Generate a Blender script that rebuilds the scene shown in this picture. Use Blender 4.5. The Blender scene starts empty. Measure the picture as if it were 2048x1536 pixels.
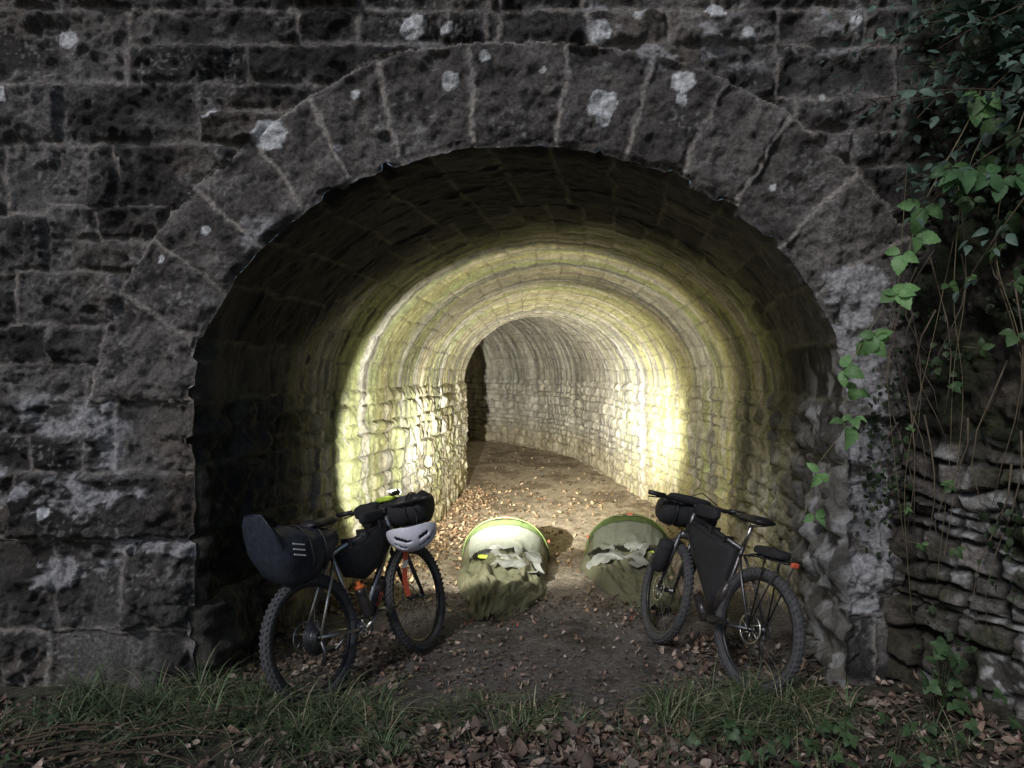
import bpy, math, random
import numpy as np
from mathutils import Vector, Matrix, Quaternion
random.seed(7); rng=np.random.default_rng(7)
scene=bpy.context.scene
H=1.9; S=341.0; D0=4.5          # eye height, facade scale, facade distance

# ---------------------------------------------------------------- noise
def _hash(i,j,k,seed):
    h=(i.astype(np.int64)*374761393+j.astype(np.int64)*668265263+k.astype(np.int64)*2147483647+seed*1274126177)&0xffffffff
    h=((h^(h>>13))*1274126177)&0xffffffff
    h=((h^(h>>16))*2246822519)&0xffffffff
    h=h^(h>>15)
    return (h&0xffffff)/float(0xffffff)
def vn2(x,y,seed=0):
    xi=np.floor(x);yi=np.floor(y);fx=x-xi;fy=y-yi
    fx=fx*fx*(3-2*fx);fy=fy*fy*(3-2*fy);zi=np.zeros_like(xi)
    return ((1-fx)*(1-fy)*_hash(xi,yi,zi,seed)+fx*(1-fy)*_hash(xi+1,yi,zi,seed)
            +(1-fx)*fy*_hash(xi,yi+1,zi,seed)+fx*fy*_hash(xi+1,yi+1,zi,seed))
def fbm(x,y,o=4,seed=0):
    r=0;a=.5;t=0
    c,s=math.cos(.6),math.sin(.6)
    for i in range(o):
        r=r+a*vn2(x,y,seed+i*17); t+=a; a*=.55
        x,y=(x*c-y*s)*2.03+5.1,(x*s+y*c)*2.03+3.7
    return r/t
def sfbm(x,y,o=4,seed=0):   # unrotated: keeps streaks parallel
    r=0;a=.5;t=0
    for i in range(o):
        r=r+a*vn2(x,y,seed+i*17); t+=a; a*=.6
        x,y=x*2.03+5.1,y*1.6+3.7
    return r/t
def ss(a,b,x):
    t=np.clip((x-a)/(b-a),0,1); return t*t*(3-2*t)
def mix(a,b,t):
    return a*(1-t[...,None])+np.array(b)*t[...,None]
def hsh(i,seed=0):
    i=np.asarray(i); return _hash(i,i*0+3,i*0+11,seed)

# ---------------------------------------------------------------- mesh helpers
def link(o): scene.collection.objects.link(o); return o
def grid_mesh(name,P,C,mat,mask=None,smooth=True,flip=False):
    nr,nc=P.shape[:2]
    idx=np.arange(nr*nc).reshape(nr,nc)
    f=np.stack([idx[:-1,:-1],idx[:-1,1:],idx[1:,1:],idx[1:,:-1]],-1).reshape(-1,4)
    if flip: f=f[:,::-1]
    if mask is not None: f=f[mask.reshape(-1)]
    me=bpy.data.meshes.new(name)
    me.vertices.add(nr*nc); me.vertices.foreach_set("co",P.reshape(-1).astype(np.float32))
    n=len(f)
    me.loops.add(n*4); me.loops.foreach_set("vertex_index",f.reshape(-1).astype(np.int32))
    me.polygons.add(n); me.polygons.foreach_set("loop_start",(np.arange(n)*4).astype(np.int32))
    me.update(calc_edges=True); me.validate()
    me.polygons.foreach_set("use_smooth",np.full(len(me.polygons),smooth))
    ca=me.color_attributes.new("Col",'FLOAT_COLOR','POINT')
    cc=np.ones((nr*nc,4),np.float32); cc[:,:3]=np.clip(C.reshape(-1,3),0,1)
    ca.data.foreach_set("color",cc.reshape(-1))
    me.materials.append(mat)
    return link(bpy.data.objects.new(name,me))

class MB:
    def __init__(s): s.v=[];s.f=[];s.m=[];s.c=[];s.X=Matrix.Identity(4);s.sm=[]
    def av(s,p,c=(1,1,1)):
        s.v.append(tuple(s.X@Vector(p))); s.c.append(c); return len(s.v)-1
    def af(s,f,m=0,sm=True): s.f.append(tuple(f)); s.m.append(m); s.sm.append(sm)
    def tube(s,pts,r,m=0,seg=10,cap=True):
        pts=[Vector(p) for p in pts]; n=len(pts)
        rs=r if isinstance(r,(list,tuple)) else [r]*n
        t0=(pts[1]-pts[0]).normalized()
        u=t0.orthogonal().normalized(); rings=[]
        for i,p in enumerate(pts):
            t=(pts[min(i+1,n-1)]-pts[max(i-1,0)]).normalized()
            u=(u-t*u.dot(t)).normalized(); w=t.cross(u)
            rings.append([s.av(p+(u*math.cos(a)+w*math.sin(a))*rs[i]) for a in [2*math.pi*k/seg for k in range(seg)]])
        for a,b in zip(rings,rings[1:]):
            for k in range(seg): s.af((a[k],a[(k+1)%seg],b[(k+1)%seg],b[k]),m)
        if cap: s.af(rings[0][::-1],m); s.af(rings[-1],m)
    def lathe(s,prof,c=(0,0,0),axis='y',m=0,seg=48,closed=True):
        rings=[]
        for (r,h) in prof:
            ring=[]
            for k in range(seg):
                a=2*math.pi*k/seg
                p=(r*math.cos(a),h,r*math.sin(a)) if axis=='y' else (r*math.cos(a),r*math.sin(a),h)
                if axis=='x': p=(h,r*math.cos(a),r*math.sin(a))
                ring.append(s.av((p[0]+c[0],p[1]+c[1],p[2]+c[2])))
            rings.append(ring)
        n=len(rings)
        for i in range(n if closed else n-1):
            a=rings[i];b=rings[(i+1)%n]
            for k in range(seg): s.af((a[k],a[(k+1)%seg],b[(k+1)%seg],b[k]),m)
    def box(s,c,sz,m=0,R=None):
        R=R or Matrix.Identity(3); c=Vector(c); ids=[]
        for x in(-.5,.5):
            for y in(-.5,.5):
                for z in(-.5,.5): ids.append(s.av(c+R@Vector((x*sz[0],y*sz[1],z*sz[2]))))
        for f in ((0,1,3,2),(4,6,7,5),(0,4,5,1),(2,3,7,6),(0,2,6,4),(1,5,7,3)): s.af([ids[i] for i in f],m,False)
    def sell(s,c,rad,e=.5,m=0,R=None,nu=24,nv=14,wr=0.0,seed=0):
        R=R or Matrix.Identity(3); c=Vector(c)
        g=lambda x:math.copysign(abs(x)**e,x)
        rows=[]
        for j in range(nv+1):
            ph=-math.pi/2+math.pi*j/nv; row=[]
            for i in range(nu):
                th=2*math.pi*i/nu
                k=1+wr*(math.sin(th*3+seed+ph*4)*.5+math.sin(th*7+ph*9+seed*2)*.35+math.sin(ph*13+seed)*.3)
                row.append(s.av(c+R@Vector((rad[0]*g(math.cos(ph))*g(math.cos(th))*k,rad[1]*g(math.cos(ph))*g(math.sin(th))*k,rad[2]*g(math.sin(ph))*k))))
            rows.append(row)
        for a,b in zip(rows,rows[1:]):
            for k in range(nu): s.af((a[k],a[(k+1)%nu],b[(k+1)%nu],b[k]),m)
    def prism(s,poly,y0,y1,m=0,puff=0.0):
        n=len(poly); cx=sum(p[0] for p in poly)/n; cz=sum(p[1] for p in poly)/n
        ks=[(1.0,.0),(1.03,.25),(1.03,.75),(1.0,1.0)]
        rings=[]
        for k,t in [(0.5,-puff),(.85,-puff*.7)]+ks+[(.85,1+puff*.7),(.5,1+puff)]:
            y=y0+(y1-y0)*t
            rings.append([s.av((cx+(p[0]-cx)*k,y,cz+(p[1]-cz)*k)) for p in poly])
        for a,b in zip(rings,rings[1:]):
            for i in range(n): s.af((a[i],a[(i+1)%n],b[(i+1)%n],b[i]),m)
        s.af(rings[0][::-1],m); s.af(rings[-1],m)
    def obj(s,name,mats,parent=None,col=False,smooth=True):
        me=bpy.data.meshes.new(name); me.from_pydata(s.v,[],s.f)
        for q in mats: me.materials.append(q)
        me.polygons.foreach_set("material_index",s.m)
        me.polygons.foreach_set("use_smooth",[bool(a) and smooth for a in s.sm])
        if col:
            ca=me.color_attributes.new("Col",'FLOAT_COLOR','POINT')
            cc=np.ones((len(s.v),4),np.float32); cc[:,:3]=np.array(s.c); ca.data.foreach_set("color",cc.reshape(-1))
        me.update()
        o=link(bpy.data.objects.new(name,me))
        if parent: o.parent=parent
        return o
def empty(name,M=None):
    o=bpy.data.objects.new(name,None); o.empty_display_size=.2
    if M is not None: o.matrix_world=M
    return link(o)

# ---------------------------------------------------------------- materials
def pmat(name,col,rough=.7,metal=0,var=.25,vscale=30,bump=.2,bscale=80,emit=None,spec=.5):
    m=bpy.data.materials.new(name); m.use_nodes=True; nt=m.node_tree; b=nt.nodes["Principled BSDF"]
    tc=nt.nodes.new("ShaderNodeTexCoord")
    n=nt.nodes.new("ShaderNodeTexNoise"); n.inputs["Scale"].default_value=vscale; n.inputs["Detail"].default_value=3
    nt.links.new(tc.outputs["Object"],n.inputs["Vector"])
    mr=nt.nodes.new("ShaderNodeMapRange"); mr.inputs[3].default_value=1-var; mr.inputs[4].default_value=1+var
    mr.inputs[1].default_value=.3; mr.inputs[2].default_value=.7
    nt.links.new(n.outputs["Fac"],mr.inputs[0])
    vm=nt.nodes.new("ShaderNodeVectorMath"); vm.operation='SCALE'; vm.inputs[0].default_value=col[:3]
    nt.links.new(mr.outputs[0],vm.inputs["Scale"]); nt.links.new(vm.outputs[0],b.inputs["Base Color"])
    b.inputs["Roughness"].default_value=rough; b.inputs["Metallic"].default_value=metal
    b.inputs["Specular IOR Level"].default_value=spec
    if bump:
        n2=nt.nodes.new("ShaderNodeTexNoise"); n2.inputs["Scale"].default_value=bscale; n2.inputs["Detail"].default_value=3
        nt.links.new(tc.outputs["Object"],n2.inputs["Vector"])
        bp=nt.nodes.new("ShaderNodeBump"); bp.inputs["Strength"].default_value=bump; bp.inputs["Distance"].default_value=.01
        nt.links.new(n2.outputs["Fac"],bp.inputs["Height"]); nt.links.new(bp.outputs[0],b.inputs["Normal"])
    if emit:
        b.inputs["Emission Color"].default_value=(*emit[0],1); b.inputs["Emission Strength"].default_value=emit[1]
    return m
def amat(name,rough=.9,s1=45,v1=.45,bump=.5,bd=.012,spec=.3,transl=0,det=5):
    """vertex-colour driven surface with fine procedural grain"""
    m=bpy.data.materials.new(name); m.use_nodes=True; nt=m.node_tree; b=nt.nodes["Principled BSDF"]
    at=nt.nodes.new("ShaderNodeAttribute"); at.attribute_name="Col"
    geo=nt.nodes.new("ShaderNodeNewGeometry")
    n=nt.nodes.new("ShaderNodeTexNoise"); n.inputs["Scale"].default_value=s1; n.inputs["Detail"].default_value=det; n.inputs["Roughness"].default_value=.7
    nt.links.new(geo.outputs["Position"],n.inputs["Vector"])
    mr=nt.nodes.new("ShaderNodeMapRange"); mr.inputs[1].default_value=.3; mr.inputs[2].default_value=.7
    mr.inputs[3].default_value=1-v1; mr.inputs[4].default_value=1+v1
    nt.links.new(n.outputs["Fac"],mr.inputs[0])
    vm=nt.nodes.new("ShaderNodeVectorMath"); vm.operation='SCALE'
    nt.links.new(at.outputs["Color"],vm.inputs[0]); nt.links.new(mr.outputs[0],vm.inputs["Scale"])
    nt.links.new(vm.outputs[0],b.inputs["Base Color"])
    b.inputs["Roughness"].default_value=rough; b.inputs["Specular IOR Level"].default_value=spec
    if bump:
        bp=nt.nodes.new("ShaderNodeBump"); bp.inputs["Strength"].default_value=bump; bp.inputs["Distance"].default_value=bd*1.6
        nt.links.new(n.outputs["Fac"],bp.inputs["Height"]); nt.links.new(bp.outputs[0],b.inputs["Normal"])
    if transl:
        tr=nt.nodes.new("ShaderNodeBsdfTranslucent"); nt.links.new(vm.outputs[0],tr.inputs["Color"])
        mx=nt.nodes.new("ShaderNodeMixShader"); mx.inputs[0].default_value=transl
        out=nt.nodes["Material Output"]
        nt.links.new(b.outputs[0],mx.inputs[1]); nt.links.new(tr.outputs[0],mx.inputs[2]); nt.links.new(mx.outputs[0],out.inputs[0])
    return m
M_stone=amat("weathered_sandstone",s1=42,v1=.6,bump=1.0)
M_tun=amat("tunnel_masonry",s1=30,v1=.35,bump=.8)
M_dry=amat("dry_stone",s1=40,v1=.5,bump=.9)
M_ground=amat("earth_ground",s1=30,v1=.55,bump=1.0)
M_leafdead=amat("dead_leaf",rough=.7,s1=90,v1=.25,bump=0,det=2)
M_leaf=amat("green_leaf",rough=.5,s1=60,v1=.2,bump=0,spec=.4,transl=.25,det=2)
M_grass=amat("grass_blade",rough=.55,s1=40,v1=.25,bump=0,det=1)
M_bark=pmat("bark",(.08,.06,.04),.9)

# ---------------------------------------------------------------- facade
L=[]
def row(y0,y1,xs):
    for a,b in zip(xs,xs[1:]): L.append((a,y0,b,y1))
row(-330,-200,[-900,-650,-480,-300,-60,160,420,600,860,1000])
row(-200,-75,[-900,-700,-420,-200,20,260,480,760,1000])
row(-75,28,[-900,-500,-260,-40,135,420,722,975,1000])
row(28,172,[-900,-640,-420,-180,-15,265]); row(28,97,[265,600,722,975,1000]); row(97,172,[265,503,1000])
row(172,293,[-900,-500,-260,-60,132,402]); row(172,226,[402,680,1000]); row(226,293,[402,1000])
row(293,432,[-900,-620,-380,-150,20,240,480,1000])
row(432,545,[-900,-550,-300,-60,105]); row(415,482,[105,200,345,1000]); row(482,545,[105,290,1000])
row(545,652,[-900,-620,-420,-140,40,252,1000])
row(652,728,[-900,-500,-200,100,215,1000])
row(728,797,[-900,-550,-250,-20,175,1000])
row(797,868,[-900,-650,-350,-90,168]); row(868,943,[-900,-500,-200,60,168]); row(797,943,[168,235,1000])
row(943,1078,[-900,-450,-150,30,1000])
row(1078,1262,[-900,-400,-100,112,245,1000])
row(1262,1395,[-900,-380,-60,95,1000])
row(1395,1620,[-900,-300,0,200,1000])
row(-330,-200,[1000,1300,1600,1900,2300]); row(-200,-60,[1000,1180,1500,1750,2300]); row(-60,28,[1000,1165,1420,1730,2300])
row(28,100,[1000,1170,1335,1548,1720,2300]); row(100,200,[1000,1330,1545,1785,2300])
row(200,265,[1000,1590,1800,2300]); row(265,335,[1000,1700,2300]); row(335,440,[1000,1850,2300]); row(440,545,[1000,1900,2300])
row(545,650,[1000,1870,2300]); row(650,740,[1000,1920,2300]); row(740,835,[1000,1900,2300])
row(835,960,[1000,1800,2300]); row(960,1100,[1000,1755,2300]); row(1100,1230,[1000,1810,2300]); row(1230,1370,[1000,1750,2300]); row(1370,1620,[1000,1800,2300])
res=.0108
xs=np.arange(-4.6,2.9,res); zs=np.arange(-.45,4.9,res)
X,Z=np.meshgrid(xs,zs)
def intr(PX,PY):
    ax=np.abs(PX-1040)/645; p=1.95
    up=(ax**p+(np.maximum(800-PY,0)/498)**p)**(1/p)
    return up-1
def arris(X,Z):      # ragged edge of the arch: outward offset shared by face and soffit
    cx=(1040-1024)/S; cz=H+(745-800)/S
    dx=X-cx; dz=np.maximum(Z-cz,0); l=np.hypot(dx,dz)+1e-6
    a=.055*np.maximum(fbm(X*8,Z*8,4,55)-.33,0)+.035*ss(.62,.8,vn2(X*14,Z*14,56))
    return dx/l*a,dz/l*a
PX=1024+S*X; PY=745-S*(Z-H)
F=intr(PX,PY)
keepv=F>-(res*S*1.6)/560
inside=(F<0)&keepv
sc=1/(1+F)
PXs=np.where(inside,1040+(PX-1040)*sc,PX); PYs=np.where(inside&(PY<800),800+(PY-800)*sc,PY)
X=np.where(inside,(PXs-1024)/S,X); Z=np.where(inside,H+(745-PYs)/S,Z)
PX,PY=PXs,PYs
F=np.maximum(intr(PX,PY),0)
wx=(fbm(PX/60,PY/60,3,5)-.5)*18+(vn2(PX/11,PY/11,9)-.5)*6
wy=(fbm(PX/60,PY/60,3,25)-.5)*16+(vn2(PX/11,PY/11,19)-.5)*6
QX,QY=PX+wx,PY+wy
bid=np.zeros(X.shape,int); dist=np.full(X.shape,0.0)
for i,(x0,y0,x1,y1) in enumerate(L):
    m=(QX>=x0)&(QX<x1)&(QY>=y0)&(QY<y1)
    dd=np.minimum(np.minimum(QX-x0,x1-QX),np.minimum(QY-y0,y1-QY))/S
    bid=np.where(m,i+1,bid); dist=np.where(m,dd,dist)
cxs=np.array([0]+[(a+c)/2 for a,b,c,d in L]); cys=np.array([0]+[(b+d)/2 for a,b,c,d in L])
bx=(QX-cxs[bid])/S; by=(QY-cys[bid])/S
J=[((395,800),(180,800)),((418,695),(245,585)),((475,600),(312,478)),((543,512),(395,375)),((625,437),(515,285)),((710,380),(620,200)),
   ((808,330),(755,125)),((950,303),(937,95)),((1110,303),(1133,92)),((1243,325),(1310,118)),((1350,370),(1448,168)),((1450,428),(1580,238)),
   ((1540,505),(1705,350)),((1615,600),(1810,470)),((1668,700),(1860,620)),((1686,835),(1880,835))]
def sd(a,b,x,y):
    dx,dy=b[0]-a[0],b[1]-a[1]; l=math.hypot(dx,dy)
    return ((x-a[0])*(-dy)+(y-a[1])*dx)/l
side=[sd(a,b,QX,QY) for a,b in J]
ring=np.zeros(X.shape,bool)
for i in range(len(J)-1):
    a,b=J[i];c,d=J[i+1]
    mid=((a[0]+b[0]+c[0]+d[0])/4,(a[1]+b[1]+c[1]+d[1])/4)
    s0=math.copysign(1,sd(a,b,*mid)); s1=math.copysign(1,sd(c,d,*mid)); se=math.copysign(1,sd(b,d,*mid))
    d0=side[i]*s0; d1=side[i+1]*s1; de=sd(b,d,QX,QY)*se
    m=(d0>=0)&(d1>=0)&(de>=0)&((QY<840) if mid[0]>1000 else (QY<800))&(np.hypot(PX-mid[0],PY-mid[1])<260)
    bid=np.where(m,200+i,bid); dist=np.where(m,np.minimum(np.minimum(d0,d1),de)/S,dist)
    bx=np.where(m,(QX-mid[0])/S,bx); by=np.where(m,(QY-mid[1])/S,by); ring|=m
r1=hsh(bid,1);r2=hsh(bid,2);r3=hsh(bid,3);r4=hsh(bid,4)
prof=ss(.008,.036,dist)
rid=np.abs(fbm(X*5+r1*50,Z*5,4,61)-.5)*2
rid2=np.abs(fbm(X*9+r2*50,Z*9,3,63)-.5)*2
fine=fbm(X*16,Z*16,4,71)-.5
med=fbm(X*4.5+r2*30,Z*4.5+r3*30,3,81)-.5
rough=np.where(ring,.8,1.25)
h=np.where(ring,.045,.010)+prof*(np.where(ring,.010,.022)+np.where(ring,.02,.04)*r1+rough*((r2-.5)*.12*bx+(r3-.5)*.20*by+.13*med-.08*rid*(r4>.25)-.04*rid2+.05*fine))+.010*fine
h=np.maximum(h,-.012)
edge=ss(.0,.045,F*560/S)
h=h*edge+(1-edge)*(.03+.012*fine-.012*(1-ss(.002,.02,dist)))
Y=D0-h
stone=np.array([.110,.104,.102])
tone=.45+1.05*r2
C=np.ones(X.shape+(3,))*stone*tone[...,None]
mo=fbm(X*7,Z*7,5,101); C=C*(.30+1.4*mo)[...,None]
C=mix(C,(.13,.105,.085),.45*ss(.48,.68,fbm(X*2.1,Z*2.1,3,111)))
Cr=np.ones(X.shape+(3,))*np.array([.148,.137,.132])*(.65+.6*r2)[...,None]*(.4+1.2*mo)[...,None]
C=np.where(ring[...,None],Cr,C)
C=mix(C,(.024,.022,.023),.8*ss(.50,.62,fbm(X*2.6+9,Z*3.4,4,121))*(~ring))
C=mix(C,(.045,.040,.040),.6*ss(.50,.64,fbm(X*4+9,Z*4,4,122))*ring)
mbreak=.4+.6*ss(.35,.6,fbm(X*3,Z*3,3,131))
mm=(1-ss(.007,np.where(ring,.018,.017),dist+.012*(vn2(X*40,Z*40,7)-.5)))*mbreak
C=mix(C,(.39,.355,.325),mm*np.where(ring,.95,.55))
C=mix(C,(.27,.26,.26),.35*(1-ss(.02,.05,dist))*ss(.45,.62,fbm(X*11,Z*11,4,133)))
sp=ss(.68,.78,vn2(X*55,Z*55,141))*ss(.45,.65,fbm(X*3,Z*3,3,142))
C=mix(C,(.36,.36,.37),sp*.5)
bl=fbm(X*6,Z*9,5,151)
def zone(x0,x1,y0,y1,s,soft=25):
    return s*ss(x0-soft,x0+soft,PX)*(1-ss(x1-soft,x1+soft,PX))*ss(y0-soft,y0+soft,PY)*(1-ss(y1-soft,y1+soft,PY))
ef=np.maximum.reduce([zone(-600,250,800,870,1.6),zone(-500,360,945,1030,1.5),zone(225,400,1075,1110,1.5,10),zone(1640,1760,530,830,1.9),zone(1690,1780,850,1240,1.8),
   zone(800,960,40,100,.8),zone(1150,1720,0,140,.8),zone(230,300,480,640,.4),zone(0,60,170,240,.9),zone(60,240,1110,1180,1.1,15),zone(400,470,620,780,.8),zone(480,560,440,560,.9),zone(150,240,830,940,1.5,15),zone(-100,160,930,960,1.5,8)])
em=ss(.57,.64,bl+.13*(ef-.75))*np.clip(ef,0,1)
C=mix(C,(.44,.44,.47),em*.75)
for (lx,ly,lr) in [(552,278,34),(1203,218,31),(1203,245,17),(903,170,19),(1362,170,24),(1358,205,13),(140,82,18),(828,60,26),(895,68,14),(1425,35,20),(102,1020,13),(715,195,10),
                   (422,467,9),(970,125,11),(1275,40,12),(1200,75,22),(15,200,20),(430,236,12),(1085,150,6),(250,330,6),(1320,640,8),(1490,80,14),(1700,60,16),(1640,200,7),(330,520,8),(1540,380,7),(680,300,6)]:
    rr=np.hypot(PX-lx,PY-ly)/lr+(fbm(X*22,Z*22,3,161)-.5)*.6
    k=1-ss(.88,1.02,rr)
    C=mix(C,(.72,.74,.77),k*(.75+.25*vn2(X*60,Z*60,3)))
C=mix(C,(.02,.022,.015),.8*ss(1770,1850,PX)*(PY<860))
ao,az=arris(X,Z); fd=1-ss(0,.09,F*560/S)
P=np.stack([X+ao*fd,Y,Z+az*fd],-1)
kf=keepv[:-1,:-1]&keepv[1:,:-1]&keepv[:-1,1:]&keepv[1:,1:]
grid_mesh("stone_portal_wall",P,C,M_stone,kf)

# ---------------------------------------------------------------- tunnel
LW=np.array([(-1.844,4.47),(-1.72,5.4),(-1.42,6.8),(-1.12,8.3),(-.95,9.6),(-.84,11.2),(-.79,12.7),(-.89,14.1),(-1.3,15.8),(-2.2,17.4),(-3.6,18.8),(-5.7,20),(-9,21)])
RW=np.array([(1.940,4.47),(2.12,5.5),(2.25,7.0),(2.2,8.6),(2.05,10.2),(1.9,12.1),(1.72,14.2),(1.48,16.7),(.85,18.8),(-.2,20.8),(-1.9,22.6),(-4.6,24),(-8.5,25)])
def dense(A,n=2400,sig=22):
    t=np.linspace(0,len(A)-1,n); k=np.arange(len(A))
    out=[]
    w=np.exp(-.5*(np.arange(-3*sig,3*sig+1)/sig)**2); w/=w.sum()
    for c in (0,1):
        q=np.interp(t,k,A[:,c]); m=3*sig
        pad=np.concatenate([2*q[0]-q[m:0:-1],q,2*q[-1]-q[-2:-m-2:-1]])
        out.append(np.convolve(pad,w,'valid'))
    return np.stack(out,-1)
Ld,Rd=dense(LW),dense(RW)
Cd=(Ld+Rd)/2; sl=np.concatenate([[0],np.cumsum(np.hypot(*np.diff(Cd,axis=0).T))])
sg=np.concatenate([np.arange(0,6,.018),np.arange(6,13,.026),np.arange(13,sl[-1],.06)])
def at(A): return np.stack([np.interp(sg,sl,A[:,0]),np.interp(sg,sl,A[:,1])],-1)
Lp,Rp=at(Ld),at(Rd); Cp=(Lp+Rp)/2; Hv=(Rp-Lp)/2
SPR=H+(745-800)/S; zb=-.2; p=1.95; ratio=498/645
th=np.linspace(math.pi,0,3000); ex=np.sign(np.cos(th))*np.abs(np.cos(th))**(2/p); ez=ratio*np.abs(np.sin(th))**(2/p)
al=np.concatenate([[0],np.cumsum(np.hypot(np.diff(ex),np.diff(ez)))])*1.89
AL=al[-1]; na=int(AL/.022); ta=np.linspace(0,AL,na)
exa=np.interp(ta,al,ex); eza=np.interp(ta,al,ez)
WH=SPR-zb; nw=int(WH/.02)
zw=np.linspace(zb,SPR,nw)[:-1]
u=np.concatenate([-np.ones(nw-1),exa,np.ones(nw-1)]); w_=np.concatenate([zw*0,eza,zw*0]); zz=np.concatenate([zw,np.full(na,SPR),zw[::-1]])
tt=np.concatenate([zw-SPR,ta,AL+(SPR-zw[::-1])])
hl=np.hypot(Hv[:,0],Hv[:,1])
B=np.zeros((len(sg),len(u),3))
B[...,0]=Cp[:,0:1]+Hv[:,0:1]*u; B[...,1]=Cp[:,1:2]+Hv[:,1:2]*u; B[...,2]=zz+hl[:,None]*w_
dS=np.gradient(B,axis=0); dT=np.gradient(B,axis=1); N=np.cross(dS,dT); N/=np.linalg.norm(N,axis=-1,keepdims=True)+1e-9
cen=np.stack([np.repeat(Cp[:,0:1],len(u),1),np.repeat(Cp[:,1:2],len(u),1),np.full(B.shape[:2],1.2)],-1)
N*=np.sign(((cen-B)*N).sum(-1,keepdims=True))
SS,TT=np.meshgrid(sg,tt,indexing='ij')
wS=SS+(fbm(SS*3,TT*3,3,201)-.5)*.12; wT=TT+(fbm(SS*3,TT*3,3,211)-.5)*.08
wall=(TT<0)|(TT>AL)
zrel=np.where(TT<0,-wT,np.where(TT>AL,wT-AL,0))
port=wS<np.where(wall,1.05,1.5)
cb=[0.0]; rq=random.Random(4)
while cb[-1]<2.4: cb.append(cb[-1]+rq.choice([.11,.14,.17,.20,.24]))
cb=np.array(cb); zc_=np.clip(zrel,0,2.3)
ri_=np.clip(np.searchsorted(cb,zc_,side='right')-1,0,len(cb)-2)
drb=np.minimum(zc_-cb[ri_],cb[ri_+1]-zc_)
rowp=np.floor(zrel/.40); drp=np.abs(zrel/.40-rowp); drp=np.minimum(drp,1-drp)*.40
rowi=np.where(port,rowp,ri_); drw=np.where(port,drp,drb)
va=np.where(port,AL/15,AL/20)
rowa=np.floor(wT/va); dra=np.abs(wT/va-rowa); dra=np.minimum(dra,1-dra)*va
rw=np.where(wall,rowi+np.where(TT<0,100,200),rowa+300+port*50)
dr=np.where(wall,drw,dra)
bl_=np.where(port,np.where(wall,.52,.50),np.where(wall,.26+.18*hsh(rw.astype(int),15),.5))
off=hsh(rw.astype(int),5)*bl_*np.where(port,np.where(wall,0,.35),1)
coli=np.floor((wS+off)/bl_); dc=(wS+off)/bl_-coli; dc=np.minimum(dc,1-dc)*bl_
dist=np.minimum(dr,dc); bid=(rw*977+coli*31+port*7).astype(int)
q1=hsh(bid,1);q2=hsh(bid,2);q3=hsh(bid,3)
wk=np.where(TT<AL/2,ss(-.05,.1,-TT),ss(-.05,.1,TT-AL))
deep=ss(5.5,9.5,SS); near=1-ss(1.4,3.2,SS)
amp=(.20+.80*wk)*np.where(port,1.0+.7*wk,1)+.25*near*(1-wk)
prof=ss(.003,.016,dist)
fn=fbm(SS*14,TT*14,4,221)-.5; md=fbm(SS*5+q1*20,TT*5+q2*20,4,231)-.5
rdg=np.abs(fbm(SS*7+q2*30,TT*7,3,235)-.5)*2
st=sfbm(SS*7,TT*.7,4,241); st2=sfbm(SS*14+3,TT*1.1,4,251); st3=sfbm(SS*2.2,TT*.35,3,261); st4=sfbm(SS*10+9,TT*.6+7,4,271)
hh=amp*prof*(.012+.034*q1+.10*md-.04*rdg+(q3-.5)*.05*np.sin(dr*20))+.018*fn-.010*(1-prof)*(.5+.5*wk)+.030*(st2-.5)*(1-.3*wk)*(1-near)
hh*=ss(0,.06,SS)
Pt=B+N*hh[...,None]
ao,az=arris(B[...,0],B[...,2]); fd=(1-ss(0,.14,SS))
Pt[...,0]+=ao*fd; Pt[...,2]+=az*fd
sand=np.array([.46,.43,.36]); Ct=np.ones(SS.shape+(3,))*sand*(.8+.4*q2*(.5+.5*wk))[...,None]
Ct=mix(Ct,(.62,.60,.53),.8*ss(.47,.60,st2))
Ct=mix(Ct,(.35,.39,.15),.75*ss(.44,.61,st)*(1-.85*deep))
Ct=mix(Ct,(.42,.36,.17),.55*ss(.47,.64,st3+.25*(st2-.5))*(1-.8*deep))
Ct=mix(Ct,(.17,.165,.15),.75*ss(.54,.67,st4))
low=wall*ss(.9,1.5,zrel); Ct=mix(Ct,(.38,.31,.17),.5*low)
Ct=Ct*(.6+.8*fbm(SS*9,TT*9,4,281))[...,None]
Ct=Ct*(1+.35*deep)[...,None]  # deep stone lightened in colour to make up for beam falloff
Ct=mix(Ct,(.11,.10,.075),(1-ss(.004,.014,dist))*np.where(wk>.5,.65,.50)*(.4+.6*ss(.4,.55,fbm(SS*3,TT*3,3,285))))
left_shade=1-.6*(1-ss(AL*.5,AL*.85,TT))  # shade on the left of the mouth, multiplied into the stone colour
pc=np.ones(SS.shape+(3,))*np.array([.110,.105,.098])*(.35+1.2*q2)[...,None]*(.35+1.3*fbm(SS*7,TT*7,4,291))[...,None]*left_shade[...,None]
pc=mix(pc,(.19,.18,.14),(1-ss(.006,.018,dist))*.75*(.5+.5*left_shade)*(.5+.5*ss(.35,.55,fbm(SS*3,TT*3,3,295))))
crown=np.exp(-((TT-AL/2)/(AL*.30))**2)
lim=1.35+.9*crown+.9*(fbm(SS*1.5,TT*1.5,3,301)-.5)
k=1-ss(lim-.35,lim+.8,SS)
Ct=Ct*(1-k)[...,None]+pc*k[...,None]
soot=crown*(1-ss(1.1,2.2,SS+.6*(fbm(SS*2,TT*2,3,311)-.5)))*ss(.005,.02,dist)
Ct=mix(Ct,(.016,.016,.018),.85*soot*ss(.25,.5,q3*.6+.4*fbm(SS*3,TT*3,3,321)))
zon=(TT>AL-.3)*(1-ss(.6,1.0,SS)); Ct=mix(Ct,(.38,.38,.40),zon*.7*ss(.50,.60,fbm(SS*7,TT*5,4,331)))
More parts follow.
